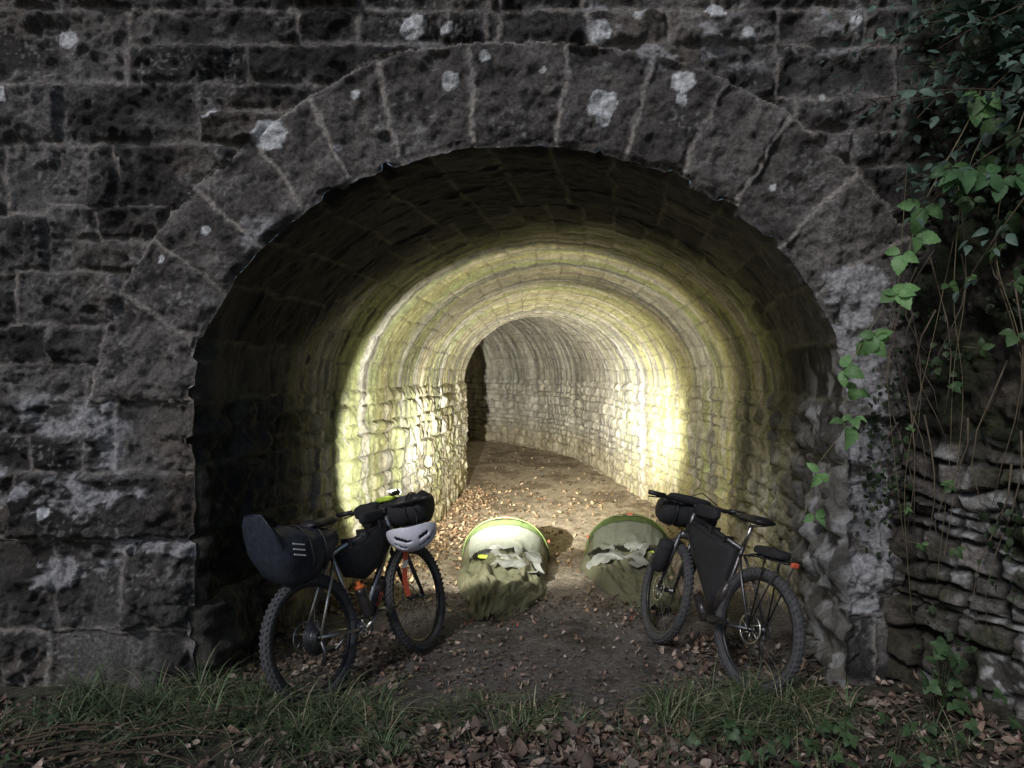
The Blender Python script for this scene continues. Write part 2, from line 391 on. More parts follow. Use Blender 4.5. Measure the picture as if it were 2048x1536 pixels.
grid_mesh("tunnel_lining",Pt,Ct,M_tun)
mb=MB()
a=Lp[-1];b=Rp[-1]
ids=[mb.av((a[0]+.05,a[1],-.2)),mb.av((b[0]+.05,b[1],-.2)),mb.av((b[0]+.05,b[1],3.6)),mb.av((a[0]+.05,a[1],3.6))]; mb.af(ids)
mb.obj("tunnel_light_cap",[pmat("dark_cap",(.1,.09,.08))])  # unseen cap, added to keep sky light out of the far end

# ---------------------------------------------------------------- dry stone wing wall
ures=.013
us=np.arange(0,3.2,ures); zs=np.arange(-.45,5.0,ures)
U,Z=np.meshgrid(us,zs)
wu=U+(fbm(U*4,Z*4,3,401)-.5)*.14; wz=Z+(fbm(U*2.5,Z*4,3,411)-.5)*.17+.05*U
rb=[-.6]
rr=random.Random(5)
while rb[-1]<5.4: rb.append(rb[-1]+rr.choice([.06,.08,.10,.12,.15,.17]))
rb=np.array(rb); ri=np.clip(np.searchsorted(rb,wz)-1,0,len(rb)-2)
dr=np.minimum(wz-rb[ri],rb[ri+1]-wz)
bw=.13+.18*hsh(ri,6); of=hsh(ri,7)
cq=wu/bw+of; ci=np.floor(cq); dc=cq-ci
dc=np.minimum(dc,1-dc)*bw
dist=np.minimum(dr,dc); bid=(ri*131+ci*7).astype(int)
g1=hsh(bid,1);g2=hsh(bid,2);g3=hsh(bid,3)
bank=ss(1.30,1.65,Z+.5*(fbm(U*3,Z*3,3,421)-.5))
prof=ss(.004,.022,dist)
hs=prof*(.03+.07*g1+.10*(fbm(U*8+g2*9,Z*8,4,431)-.5))+.018*(fbm(U*22,Z*22,3,441)-.5)
hb=.06+.30*(fbm(U*3,Z*3,5,451)-.5)+.14*(fbm(U*11,Z*11,4,455)-.5)
hs=hs*(1-bank)+hb*bank
dirw=np.array([.468,-.884]); nrm=np.array([-.884,-.468])
base=np.array([2.27,4.52])
lean=.12*np.maximum(Z-1.5,0)
Pw=np.stack([base[0]+dirw[0]*U+nrm[0]*(hs-lean),base[1]+dirw[1]*U+nrm[1]*(hs-lean),Z],-1)
Cw=np.ones(U.shape+(3,))*np.array([.20,.185,.175])*(.45+1.0*g2)[...,None]*(.3+1.4*fbm(U*9,Z*9,4,461))[...,None]
Cw=mix(Cw,(.50,.50,.51),.85*ss(.51,.60,fbm(U*11,Z*12,5,471))*(g3>.3)*ss(.2,.9,U+.4))
Cw=mix(Cw,(.05,.055,.025),.75*ss(.5,.62,fbm(U*3+4,Z*3,4,481)))
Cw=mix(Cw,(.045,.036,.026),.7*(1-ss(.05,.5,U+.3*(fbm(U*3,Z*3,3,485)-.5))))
Cw=Cw*(.10+.90*prof)[...,None]
Cb=np.ones(U.shape+(3,))*np.array([.050,.043,.034])*(.15+1.7*fbm(U*10,Z*10,5,491))[...,None]
Cb=mix(Cb,(.03,.042,.018),.7*ss(.48,.58,fbm(U*5,Z*5,4,495)))
Cb=mix(Cb,(.012,.012,.009),.8*ss(.52,.60,fbm(U*7+3,Z*7,4,497)))
Cw=Cw*(1-bank)[...,None]+Cb*bank[...,None]
grid_mesh("dry_stone_wall",Pw,Cw,M_dry,flip=True)

# ---------------------------------------------------------------- ground
gx=np.concatenate([[-80,-50,-30,-18,-11,-8,-6.5,-5.5],np.arange(-4.8,3.6,.028),[4,5,6.5,9,14,25,45,80]])
gy=np.concatenate([[-80,-50,-30,-18,-10,-5,-2,0,1,1.6],np.arange(2.2,9,.026),np.arange(9,26,.09),[27,30,38,50,80]])
GX,GY=np.meshgrid(gx,gy)
def gheight(x,y):
    x=np.asarray(x,float);y=np.asarray(y,float)
    lat=np.abs(x-.1)
    z=.05*(fbm(x*1.3,y*1.3,3,501)-.5)+.025*(fbm(x*6,y*6,3,511)-.5)+.012*(fbm(x*22,y*22,3,521)-.5)
    z=z+.07*ss(.9,1.9,np.abs(x-.1))*(1-ss(4.3,5.2,y))
    z=z+.03*ss(1.2,2.1,lat)*ss(5,6,y)
    z=z+.10*ss(1.9,2.3,x)*(1-ss(4.2,4.7,y))
    return z-.01
GZ=gheight(GX,GY)
inner=ss(5.6,8.5,GY)
cg=np.ones(GX.shape+(3,))*np.array([.125,.112,.107])
cg=mix(cg,(.06,.052,.048),.8*ss(.45,.65,fbm(GX*2,GY*2,4,531)))
cg=mix(cg,(.19,.17,.16),.6*ss(.5,.65,fbm(GX*5,GY*5,4,541)))
ci_=np.ones(GX.shape+(3,))*np.array([.50,.42,.32])  # tunnel floor: colour raised to stand in for weak grazing torchlight
ci_=mix(ci_,(.24,.185,.13),.8*ss(.45,.62,fbm(GX*2.5,GY*1.4,5,545)))
cg=cg*(1-inner)[...,None]+ci_*inner[...,None]
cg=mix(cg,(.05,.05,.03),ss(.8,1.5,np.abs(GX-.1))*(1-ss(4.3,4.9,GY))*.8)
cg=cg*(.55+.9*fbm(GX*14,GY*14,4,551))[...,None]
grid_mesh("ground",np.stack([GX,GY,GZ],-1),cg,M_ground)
def gz(x,y): return float(gheight(np.array([x]),np.array([y]))[0])

# ---------------------------------------------------------------- leaves
def leaf(mb,c,d,n,ln,wd,col,curl=.15,ser=False):
    d=d.normalized(); n=(n-d*n.dot(d)).normalized(); sdv=d.cross(n)
    prof=[(0,0),(.18,.62),(.42,1),(.68,.78),(.88,.36),(1,0)]
    if ser: prof=[(0,0),(.10,.55),(.2,.86),(.27,.80),(.38,1.0),(.46,.90),(.56,.93),(.66,.70),(.75,.66),(.86,.34),(.91,.27),(1,0)]
    mid=[];lf=[];rt=[]
    for t,w in prof:
        z=-curl*ln*(t-.3)**2*2
        m_=c+d*(t*ln)+n*z; mid.append(mb.av(m_,col))
        e=w*wd*.5; up=n*(abs(curl)*e*1.2)
        if w>0: lf.append(mb.av(m_-sdv*e+up,col)); rt.append(mb.av(m_+sdv*e+up,col))
        else: lf.append(mid[-1]); rt.append(mid[-1])
    for i in range(len(prof)-1):
        for q,fl in((lf,0),(rt,1)):
            f=[]
            for k in (mid[i],mid[i+1],q[i+1],q[i]):
                if k not in f: f.append(k)
            if len(f)>2: mb.af(f if fl else f[::-1],0,True)
R=random.Random(11)
def rv(): return Vector((R.gauss(0,1),R.gauss(0,1),R.gauss(0,1)))
mb=MB()
deadc=[(.22,.15,.115),(.33,.25,.20),(.16,.115,.09),(.46,.37,.31),(.10,.075,.06),(.27,.18,.14),(.30,.25,.21),(.12,.09,.075)]
def litter(n,x0,x1,y0,y1,s0,s1,fn=None,bright=1,warm=0):
    pts=[]
    while len(pts)<n:
        x=R.uniform(x0,x1);y=R.uniform(y0,y1)
        if fn and R.random()>fn(x,y): continue
        pts.append((x,y))
    A=np.array(pts); Zg=gheight(A[:,0],A[:,1])
    for (x,y),z in zip(pts,Zg):
        s=R.uniform(s0,s1); c=R.choice(deadc); k=R.uniform(.45,1.25)*bright
        n_=Vector((R.gauss(0,.5),R.gauss(0,.5),1)); a=R.uniform(0,6.283)
        leaf(mb,Vector((x,y,z+R.uniform(.004,.03))),Vector((math.cos(a),math.sin(a),R.gauss(0,.3))),n_,s,s*R.uniform(.4,.8),(c[0]*k*(1+.15*warm),c[1]*k*(1+.08*warm),c[2]*k*(1-.2*warm)),R.uniform(-.8,1.0))
clump=lambda x,y: float(ss(.42,.62,vn2(np.array(x*2.2),np.array(y*2.2),3)))
litter(4300,-3.2,2.4,2.9,4.25,.02,.075,lambda x,y:.35+.65*clump(x,y) if abs(x-.25)>.25 else .35)
litter(900,-.9,1.0,3.3,4.1,.045,.10)
litter(1000,-1.9,-.7,4.0,5.6,.025,.065); litter(600,1.0,2.2,4.1,5.5,.03,.07)
litter(1700,-.9,1.5,4.2,6.6,.012,.045,lambda x,y:.3+.7*clump(x,y))
def along(x,y):
    xl=np.interp(y,Lp[:,1],Lp[:,0]); 
    return max(0,1-(x-xl)/.9)**2+ .03 if x>xl else 0
litter(2600,-1.7,1.6,6,12.5,.03,.075,along,1.35,1)  # torchlit look of tunnel leaves put into their colour: brighter, warmer
litter(600,-.6,2.2,6.5,13,.03,.065,lambda x,y:.25*clump(x,y)+(.6 if x>np.interp(y,Rp[:200,1],Rp[:200,0])-.4 else 0),1.1,.7)
litter(250,-.6,1.6,12,20,.04,.08,None,1.1,.7)
mb.obj("leaf_litter",[M_leafdead],col=True)

# ---------------------------------------------------------------- grass
mb=MB()
def tuft(x,y,n,ln,spread):
    z0=gz(x,y)
    dx,dy=R.gauss(0,.35),R.gauss(-.15,.3)
    for _ in range(n):
        a=R.uniform(0,6.283); r=abs(R.gauss(0,spread))
        p=Vector((x+r*math.cos(a),y+r*math.sin(a),z0-.01))
        l=ln*R.uniform(.4,1.3); d=Vector((math.cos(a)*.6+dx,math.sin(a)*.6+dy,R.uniform(.8,1.8))).normalized()
        w=R.uniform(.0018,.0045); k=R.uniform(.5,1.7)
        col=(.090*k,.130*k,.066*k) if R.random()<.82 else (.27*k,.25*k,.17*k)
        sv=d.cross(Vector((0,0,1))).normalized(); nseg=5; prev=None
        droop=R.uniform(.6,2.0)
        for i in range(nseg+1):
            t=i/nseg; q=p+d*(l*t)+Vector((d.x,d.y,0)).normalized()*(l*.35*t*t*droop)+Vector((0,0,-1))*(l*.5*t*t*droop)
            ww=w*(1-t)**.6+.0003
            a_=mb.av(q-sv*ww,col); b_=mb.av(q+sv*ww,col)
            if prev: mb.af((prev[0],prev[1],b_,a_),0)
            prev=(a_,b_)
def grassreg(n,x0,x1,y0,y1,cnt,ln):
    for _ in range(n): tuft(R.uniform(x0,x1),R.uniform(y0,y1),R.randint(cnt//3,cnt),R.uniform(.5,1.35)*ln,.04)
grassreg(85,-2.45,-.72,3.9,4.38,44,.31)
grassreg(30,-1.3,-.40,3.65,4.15,34,.25)
grassreg(36,-.45,.38,4.0,4.45,36,.19)
grassreg(64,.80,1.85,3.95,4.45,44,.30)
grassreg(24,.6,2.2,3.5,4.0,24,.22)
grassreg(26,-3.1,-1.7,3.5,4.1,28,.24)
grassreg(20,-.6,.8,3.5,4.0,12,.11)
mb.obj("grass",[M_grass],col=True)

# ---------------------------------------------------------------- climbing bramble / ivy / fern
def gcol(lo=.6,hi=1.3,base=(.055,.10,.035)):
    k=R.uniform(lo,hi); return (base[0]*k,base[1]*k,base[2]*k)
def trifol(mb,c,size,base=(.06,.12,.035)):
    n=((Vector((-.35,-1,.5)))+rv()*.36).normalized()
    d0=Vector((R.gauss(0,.6),R.gauss(0,.2),-.6+R.gauss(0,.4)))
    d0=(d0-n*d0.dot(n)).normalized()
    for k,(ang,sz) in enumerate(((0,1),(1.25,.8),(-1.25,.8))):
        q=Quaternion(n,ang+R.gauss(0,.15)); d=q@d0
        leaf(mb,c+d*size*.08,d,n+rv()*.2,size*sz*R.uniform(.85,1.1),size*sz*R.uniform(.6,.78),gcol(.7,1.25,base),R.uniform(.1,.45),True)
def vine(name,pts,leafpts,size,r=.004,base=(.12,.22,.08)):
    mb=MB()
    P_=[Vector(p) for p in pts]; out=[]
    for i in range(len(P_)-1):
        p0=P_[max(i-1,0)];p1=P_[i];p2=P_[i+1];p3=P_[min(i+2,len(P_)-1)]
        for k in range(8):
            t=k/8; out.append(.5*((2*p1)+(p2-p0)*t+(2*p0-5*p1+4*p2-p3)*t*t+(3*p1-p0-3*p2+p3)*t**3))
    out.append(P_[-1])
    n=len(out)
    mb.tube(out,[r*(1-.6*i/n) for i in range(n)],1,6)
    for f,s in leafpts:
        q=out[min(int(f*(n-1)),n-1)]+rv()*.014
        q2=q+Vector((R.gauss(0,.03),-.03,R.gauss(.01,.02)))
        mb.tube([q,q2],.0015,1,5)
        trifol(mb,q2,s*size,base)
    return mb.obj(name,[M_leaf,pmat("vine_stem",(.20,.17,.10),.7)],col=True)
v1=[(2.40,3.95,3.35),(2.31,3.92,3.16),(2.07,3.9,2.72),(1.97,3.9,2.37),(1.83,3.9,2.14),(1.70,3.9,1.89),(1.69,3.9,1.63),(1.56,3.9,1.43),(1.49,3.9,1.18)]
vine("bramble_vine",v1,[(.04,1.1),(.12,1.0),(.2,1.1),(.28,1.1),(.31,1.0),(.34,.9),(.42,1.1),(.45,.8),(.5,.9),(.55,1.0),(.62,.9),(.66,.7),(.72,.7),(.77,1.0),(.9,.7),(1,.7)],.118,base=(.19,.36,.14))
vine("bramble_vine",[(2.6,3.8,3.4),(2.45,3.8,2.95),(2.42,3.85,2.5),(2.5,3.8,2.1),(2.55,3.75,1.7)],[(.2,1.0),(.3,.9),(.42,1.0),(.5,.8),(.6,.8),(.75,.8),(.9,.7)],.105,base=(.07,.13,.05))
vine("bramble_vine",[(2.1,4.1,3.0),(2.06,4.1,2.4),(2.03,4.15,1.9),(2.05,4.1,1.4),(2.1,4.1,1.0)],[(.9,.4),(1,.5)],.09,.0022)
vine("bramble_vine",[(2.3,4.0,3.0),(2.36,4.0,2.4),(2.30,4.0,1.9),(2.28,4.0,1.4),(2.22,4.0,.8)],[(.3,.5),(.8,.4)],.09,.0022)
vine("bramble_vine",[(2.35,4.1,2.6),(2.25,4.1,2.1),(2.14,4.1,1.6),(2.10,4.1,1.2),(2.12,4.05,.6)],[(.5,.4)],.08,.002)
vine("bramble_vine",[(2.5,3.9,3.3),(2.30,3.9,2.9),(2.24,3.9,2.3),(2.32,3.95,1.8),(2.28,3.95,1.3),(2.2,3.9,.95)],[(.1,1.0),(.18,.9),(.25,.8),(.4,.7),(.5,.6),(.62,.6),(.8,.5),(.95,.5)],.105,.0025,base=(.08,.15,.055))
vine("bramble_vine",[(2.75,3.5,3.3),(2.52,3.6,2.95),(2.35,3.7,2.80),(2.12,3.75,2.85)],[(.3,1.1),(.45,1.1),(.6,1.1),(.68,1.0),(.78,1.0),(.85,1.0),(.93,.9),(1,.9)],.12,.003,base=(.10,.21,.09))
mb=MB()
for _ in range(42):
    s0=Vector((2.70+R.uniform(-.2,.4),3.9+R.uniform(-.5,.5),3.75+R.uniform(-.85,.6)))
    d=Vector((R.uniform(-1,-.35),R.uniform(-.5,.3),R.uniform(-.55,.35))).normalized(); ln=R.uniform(.45,1.05)
    pts=[s0+d*ln*t+Vector((0,0,-.28*ln*t*t)) for t in (0,.25,.5,.75,1)]
    mb.tube(pts,[.006,.005,.004,.003,.0015],1,6)
    for k in range(30):
        t=R.random(); q=s0+d*ln*t+Vector((0,0,-.28*ln*t*t))+rv()*.045
        n=(Vector((-.3,-.6,.9))+rv()*.5).normalized(); dd=(d*.6+rv()*.6+Vector((0,0,-.3)))
        s=R.uniform(.03,.08)
        leaf(mb,q,dd,n,s,s*R.uniform(.45,.65),gcol(.5,2.0,(.08,.125,.10)),R.uniform(0,.4))
mb.obj("overhanging_shrub",[M_leaf,M_bark],col=True)
mb=MB()
for _ in range(6500):
    uu=R.uniform(-.1,2.0); zz_=R.uniform(1.1,4.9) if R.random()<.87 else R.uniform(0,1.3)
    dens=float(vn2(np.array(uu*2.4),np.array(zz_*2.0),77))
    if dens<.34+.14*(zz_<2.2): continue
    lean_=.12*max(zz_-1.5,0)
    q=Vector((base[0]+dirw[0]*uu+nrm[0]*(.10-lean_+R.uniform(0,.16)),base[1]+dirw[1]*uu+nrm[1]*(.10-lean_+R.uniform(0,.16)),zz_))
    n=(Vector((nrm[0],nrm[1],.5))+rv()*.45).normalized(); s=R.uniform(.015,.055)
    leaf(mb,q,Vector((R.gauss(0,.6),R.gauss(0,.4),-.7)),n,s,s*.85,gcol(.3,1.5,(.05,.075,.037)),.2,False)
mb.obj("ivy",[M_leaf],col=True)
mb=MB()
for _ in range(26):
    uu=R.uniform(.0,1.2); z0=R.uniform(1.4,2.6); l=R.uniform(.4,1.1); ph=R.uniform(0,6)
    pts=[(base[0]+dirw[0]*(uu+.08*math.sin(ph+t*4))+nrm[0]*(.14+.04*math.sin(ph*2+t*5)),base[1]+dirw[1]*(uu+.08*math.sin(ph+t*4))+nrm[1]*(.14+.04*math.sin(ph*2+t*5)),z0-l*t) for t in (0,.2,.4,.6,.8,1)]
    mb.tube(pts,[.005,.004,.004,.003,.002,.001],0,5)
mb.obj("hanging_roots",[pmat("root",(.14,.11,.08),.9)])
def fern(name,c,n,ln,hd):
    mb=MB()
    for i in range(n):
        a=hd+R.gauss(0,.7); d=Vector((math.cos(a),math.sin(a),R.uniform(.1,.5))).normalized(); L_=ln*R.uniform(.7,1.1)
        pts=[c+d*L_*t+Vector((0,0,-.35*L_*t*t)) for t in [k/10 for k in range(11)]]
        mb.tube(pts,.0018,1,5)
        sv=d.cross(Vector((0,0,1))).normalized()
        for k in range(1,22):
            t=k/22; p_=c+d*L_*t+Vector((0,0,-.35*L_*t*t)); w=L_*.24*math.sin(math.pi*min(1,t*.85+.15))
            for sg_ in(-1,1): leaf(mb,p_,sv*sg_+d*.35,Vector((0,0,1))+d*.2,w,w*.22,gcol(.8,1.4,(.10,.17,.12)),.15)
    return mb.obj(name,[M_leaf,M_bark],col=True)
fern("fern",Vector((2.46,3.8,3.66)),9,.55,math.pi*1.0)
fern("fern",Vector((2.62,3.8,3.45)),7,.45,math.pi*1.05)
def lowplant(name,x,y,n,hgt,rad,size):
    mb=MB(); z=gz(x,y)
    for _ in range(n):
        a=R.uniform(0,6.28); r=rad*math.sqrt(R.random()); q=Vector((x+r*math.cos(a),y+r*math.sin(a),z+hgt*R.uniform(.3,1)))
        mb.tube([(x+r*.3*math.cos(a),y+r*.3*math.sin(a),z-.02),(q.x*.6+x*.4,q.y*.6+y*.4,q.z*.8+.2*z),q],.0025,1,5)
        n_=(Vector((0,-.7,.9))+rv()*.35).normalized(); d0=rv(); d0=(d0-n_*d0.dot(n_)).normalized()
        for ang,sz in((0,1),(1.3,.8),(-1.3,.8)):
            d=Quaternion(n_,ang)@d0; leaf(mb,q,d,n_,size*sz,size*sz*.7,gcol(.6,1.4,(.07,.125,.055)),.15,True)
    return mb.obj(name,[M_leaf,M_bark],col=True)
lowplant("bramble_plant",1.15,3.55,20,.14,.35,.055)
lowplant("bramble_plant",1.75,3.55,24,.18,.35,.055)
lowplant("bramble_plant",2.15,3.85,16,.42,.13,.07)
lowplant("bramble_plant",2.28,3.75,8,.2,.2,.06)
lowplant("bramble_plant",-2.5,3.7,8,.12,.3,.05)
mb=MB()
for _ in range(16):
    x=R.uniform(-2.9,-1.8);y=R.uniform(3.4,3.85);a=R.uniform(-.6,.6);l=R.uniform(.3,.8)
    pts=[(x+l*t*math.cos(a),y+l*t*math.sin(a),gz(x,y)+.03+.05*math.sin(3*t+a)) for t in(0,.25,.5,.75,1)]
    mb.tube(pts,[.007,.006,.005,.004,.002],0,6)
mb.obj("fallen_twigs",[M_bark])

# ---------------------------------------------------------------- bicycles
m_tire=pmat("tyre_rubber",(.075,.076,.082),.8,bump=.4)
m_rim=pmat("black_rim",(.03,.03,.033),.35)
m_steel=pmat("brushed_metal",(.62,.61,.59),.32,1,.1)
m_dsteel=pmat("dark_metal",(.16,.16,.17),.4,.9)
m_black=pmat("black_plastic",(.022,.022,.025),.45)
m_bag=pmat("bag_fabric",(.024,.025,.029),.75,bump=.5,bscale=300)
m_bag2=pmat("saddle_bag_fabric",(.030,.036,.052),.5,bump=.6,bscale=25)
m_orange=pmat("orange_plastic",(.90,.20,.05),.4,var=.1)
m_red=pmat("red_strap",(.80,.15,.08),.5,var=.1)
m_white=pmat("white_shell",(.78,.78,.90),.35,var=.05,bump=0)
m_refl=pmat("reflective_white",(.85,.85,.85),.4,var=.05,bump=0)
m_yel=pmat("yellow_green_fabric",(.55,.75,.08),.6)
m_smoke=pmat("dark_bottle",(.04,.035,.035),.3)
m_lens_glow=pmat("lamp_lens_and_glow",(.9,.9,.85),.3,emit=((1,.97,.85),18),bump=0)
def wheel(mb,c,R_=.365,tr=.031,knob=True,cass=False,rotor=1):
    x,y,z=c; Rm=R_-tr
    mb.lathe([(Rm+tr*math.cos(a),tr*math.sin(a)) for a in [2*math.pi*k/14 for k in range(14)]],c,'y',0,72)
    if knob:
        for k in range(64):
            for off,yy in((0,-.6),(0,.6),(.5,0),(.25,-.95),(.25,.95)):
                a=2*math.pi*(k+off)/64; rr_=Rm+tr*math.sqrt(max(0,1-yy*yy))+.001
                Rr=Matrix.Rotation(-a,3,'Y')
                mb.box(Vector(c)+Rr@Vector((rr_,yy*tr,0)),(.008,.013,.014),0,Rr)
    rr0=Rm-tr*.75
    mb.lathe([(rr0+.006,-.014),(rr0+.006,.014),(rr0-.02,.009),(rr0-.024,0),(rr0-.02,-.009)],c,'y',1,64)
    mb.lathe([(.016,-.05),(.026,-.048),(.026,-.04),(.014,-.035),(.014,.035),(.026,.04),(.026,.048),(.016,.05)],c,'y',3,20)
    mb.tube([(x,y-.07,z),(x,y+.07,z)],.009,3)
    for k in range(28):
        a=2*math.pi*k/28; sd_=1 if k%2 else -1; b=a+(.9 if (k//2)%2 else -.9)
        mb.tube([(x+.024*math.cos(b),y+sd_*.044,z+.024*math.sin(b)),(x+(rr0-.02)*math.cos(a),y,z+(rr0-.02)*math.sin(a))],.0013,3,4,False)
    ry=y+rotor*.058
    mb.lathe([(.092,-.001),(.092,.001),(.078,.001),(.078,-.001)],(x,ry,z),'y',2,40)
    for k in range(6):
        a=k*math.pi/3; mb.tube([(x+.02*math.cos(a),ry,z+.02*math.sin(a)),(x+.08*math.cos(a+.5),ry,z+.08*math.sin(a+.5))],.004,2,5)
    if cass:
        for i in range(10):
            r=.10-.0068*i; yy=y-.030-.0038*i
            mb.lathe([(r,-.0009),(r,.0009),(r-.014,.0009),(r-.014,-.0009)],(x,yy,z),'y',3,40)
        for k in range(5):
            a=k*1.257; mb.tube([(x,y-.035,z),(x+.09*math.cos(a),y-.032,z+.09*math.sin(a))],.005,3,5)
def bicycle(name,rc,fc,lean,steer,kind):
    rc=Vector((*rc,0));fc=Vector((*fc,0)); hd=(fc-rc); WB=hd.length; hd.normalize()
    rc.z=gz(rc.x,rc.y)
    Mx=Matrix.Identity(4); lf=Vector((0,0,1)).cross(hd)
    for i in range(3): Mx[i][0]=hd[i];Mx[i][1]=lf[i];Mx[i][2]=(0,0,1)[i];Mx[i][3]=rc[i]
    Mx=Mx@Matrix.Rotation(lean,4,'X')
    E=empty(name,Mx)
    k=WB; RH=.365
    rear=Vector((0,0,RH)); front=Vector((k,0,RH)); bb=Vector((.40*k,0,.31))
    st=Vector((.24*k,0,.82)); ht=Vector((.80*k,0,.94)); hb=Vector((.845*k,0,.80)); sad=Vector((.19*k,0,1.0))
    ax=(ht-hb).normalized()
    ST=Matrix.Translation(hb)@Matrix.Rotation(steer,4,ax)@Matrix.Translation(-hb)
    mats=[m_tire,m_rim,m_steel,m_dsteel]
    a=MB(); wheel(a,rear,cass=(kind==0)); a.obj("rear_wheel",mats,E)
    a=MB(); a.X=ST; wheel(a,front); a.obj("front_wheel",mats,E)
    fm=m_steel if kind==0 else m_dsteel
    a=MB()
    a.tube([st,bb],.016,0);a.tube([st-Vector((0,0,.02)),ht-ax*.02],.017,0);a.tube([bb,hb+ax*.015],.021,0);a.tube([hb-ax*.01,ht+ax*.01],.024,0,16)
    for s in(-1,1):
        a.tube([bb+Vector((0,s*.03,0)),bb+Vector((-.1,s*.055,.012)),rear+Vector((0,s*.068,0))],.0105,0)
        a.tube([st+Vector((.0,s*.016,-.05)),st+Vector((-.07,s*.045,-.17)),rear+Vector((0,s*.068,0))],.009,0)
    a.tube([bb-Vector((0,.04,0)),bb+Vector((0,.04,0))],.024,0,16)
    a.tube([st,sad-Vector((0,0,.04))],.0135,1); a.obj("frame",[fm,m_black if kind==0 else m_steel],E)
    a=MB(); a.X=ST
    cr=hb-ax*.02
    a.sell(cr,(.03,.055,.03),.7,0)
    for s in(-1,1): a.tube([cr+Vector((0,s*.05,0)),cr+(front-cr)*.5+Vector((0,s*.055,0)),front+Vector((0,s*.06,0))],[.017,.015,.010],0)
    a.obj("fork",[m_black if kind==0 else fm],E)
    a=MB();a.X=ST
    sm=ht+ax*.05; bar=sm+Vector((.05,0,.015))
    a.tube([ht,sm],.018,0);a.tube([sm,bar],.017,0)
    pts=[bar+Vector((-.035-.02*abs(t),t*.37,.012*abs(t))) if abs(t)>.35 else bar+Vector((0,t*.37,0)) for t in(-1,-.7,-.38,-.1,.1,.38,.7,1)]
    a.tube(pts,.012,0)
    for s in(-1,1):
        e=bar+Vector((-.05,s*.37,.012)); a.tube([e,e+Vector((.006,-s*.12,0))],.017,0,12)
        a.tube([e+Vector((.01,-s*.14,0)),e+Vector((.045,-s*.10,-.02)),e+Vector((.05,-s*.02,-.03))],.005,0,6)
        a.box(e+Vector((0.02,-s*.15,-.01)),(.03,.03,.025),0)
        a.tube([e+Vector((.03,-s*.14,0)),bar+Vector((.14,s*.12,.03)),bar+Vector((.09,0,-.1)),hb+Vector((.05,s*.03,-.05))],.0028,0,6)
    a.obj("handlebar",[m_black],E)
    a=MB()
    secs=[(-.13,.072,.02),(-.10,.078,.03),(-.03,.06,.03),(.04,.03,.028),(.11,.020,.024),(.15,.012,.015)]
    rings=[]
    for x,w,h_ in secs:
        rings.append([a.av(sad+Vector((x,w*math.cos(q),h_*math.sin(q)*(1 if math.sin(q)>0 else .8)))) for q in [2*math.pi*i/14 for i in range(14)]])
    for p_,q_ in zip(rings,rings[1:]):
        for i in range(14): a.af((p_[i],p_[(i+1)%14],q_[(i+1)%14],q_[i]))
    a.af(rings[0][::-1]);a.af(rings[-1])
    for s in(-1,1): a.tube([sad+Vector((-.1,s*.03,-.02)),sad+Vector((0,s*.022,-.045)),sad+Vector((.1,s*.015,-.02))],.0035,0,6)
    a.obj("saddle",[m_black],E)
    a=MB(); ca=.5 if kind==0 else -.3
    a.lathe([(.068,-.001),(.068,.001),(.056,.001),(.056,-.001)],(bb.x,-.048,bb.z),'y',1,40)
    for q in range(4): 
        g=q*math.pi/2+.3; a.tube([(bb.x,-.048,bb.z),(bb.x+.06*math.cos(g),-.048,bb.z+.06*math.sin(g))],.006,0,6)
    for s in(-1,1):
        g=ca+(math.pi if s>0 else 0); e=Vector((bb.x+.17*math.cos(g),s*.075,bb.z+.17*math.sin(g)))
        a.tube([(bb.x,s*.06,bb.z),e],[.014,.010],0,8); a.box(e+Vector((0,s*.05,0)),(.095,.085,.016),1)
    cp=[]
    for i in range(13): g=math.pi/2-math.pi*i/12; cp.append((bb.x+.066*math.cos(g),-.048,bb.z+.066*math.sin(g)))
    cp+= [(.06,-.05,RH-.16),(-.01,-.05,RH-.15),(.03,-.05,RH-.09)]
    for i in range(9): g=-math.pi/2-math.pi*i/8; cp.append((.06*math.cos(g),-.05,RH+.06*math.sin(g)))
    cp.append(cp[0]); a.tube(cp,.0038,1,5,False)
    a.tube([(0,-.07,RH-.02),(.02,-.07,RH-.09),(0,-.06,RH-.16)],.012,1,8)
    a.obj("drivetrain",[m_steel,m_dsteel],E)
    if kind==0:
        a=MB(); poly=[(.30*k,.80),(.50*k,.845),(.76*k,.905),(.80*k,.83),(.66*k,.66),(.5*k,.60),(.36*k,.64)]
        a.prism(poly,-.035,.035,0,.25); a.tube([(.33*k,-.045,.80),(.76*k,-.045,.885)],.003,1,5)
        for f in (.4,.55,.7): a.box((f*k,0,.845+(f-.4)*.22),(.02,.085,.05),1)
        a.obj("frame_bag",[m_bag,m_black],E)
        a=MB(); a.sell((.66*k,0,.965),(.11,.03,.04),.6,0); a.obj("top_tube_bag",[m_bag],E)
        a=MB(); secs=[(.14,.05,.05,.90),(.08,.07,.08,.885),(.02,.088,.11,.87),(-.04,.105,.125,.86),(-.10,.122,.145,.85),(-.16,.132,.158,.848),(-.22,.140,.168,.85),(-.28,.140,.168,.858),(-.34,.137,.155,.878),(-.38,.134,.13,.91),(-.41,.13,.095,.955),(-.43,.12,.055,1.01),(-.445,.10,.025,1.07),(-.455,.07,.012,1.12)]
        rings=[]
        for i,(x,w,h_,zc) in enumerate(secs):
            rg=[]
            for q in range(36):
                t=2*math.pi*q/36; wr_=1+.05*math.sin(5*t+x*25)+.04*math.sin(9*t-x*43)+.035*math.sin(x*70+2*t)
                g=lambda v:math.copysign(abs(v)**.8,v)
                rg.append(a.av((x*k+.14,w*g(math.cos(t))*wr_,zc+h_*g(math.sin(t))*wr_)))
            rings.append(rg)
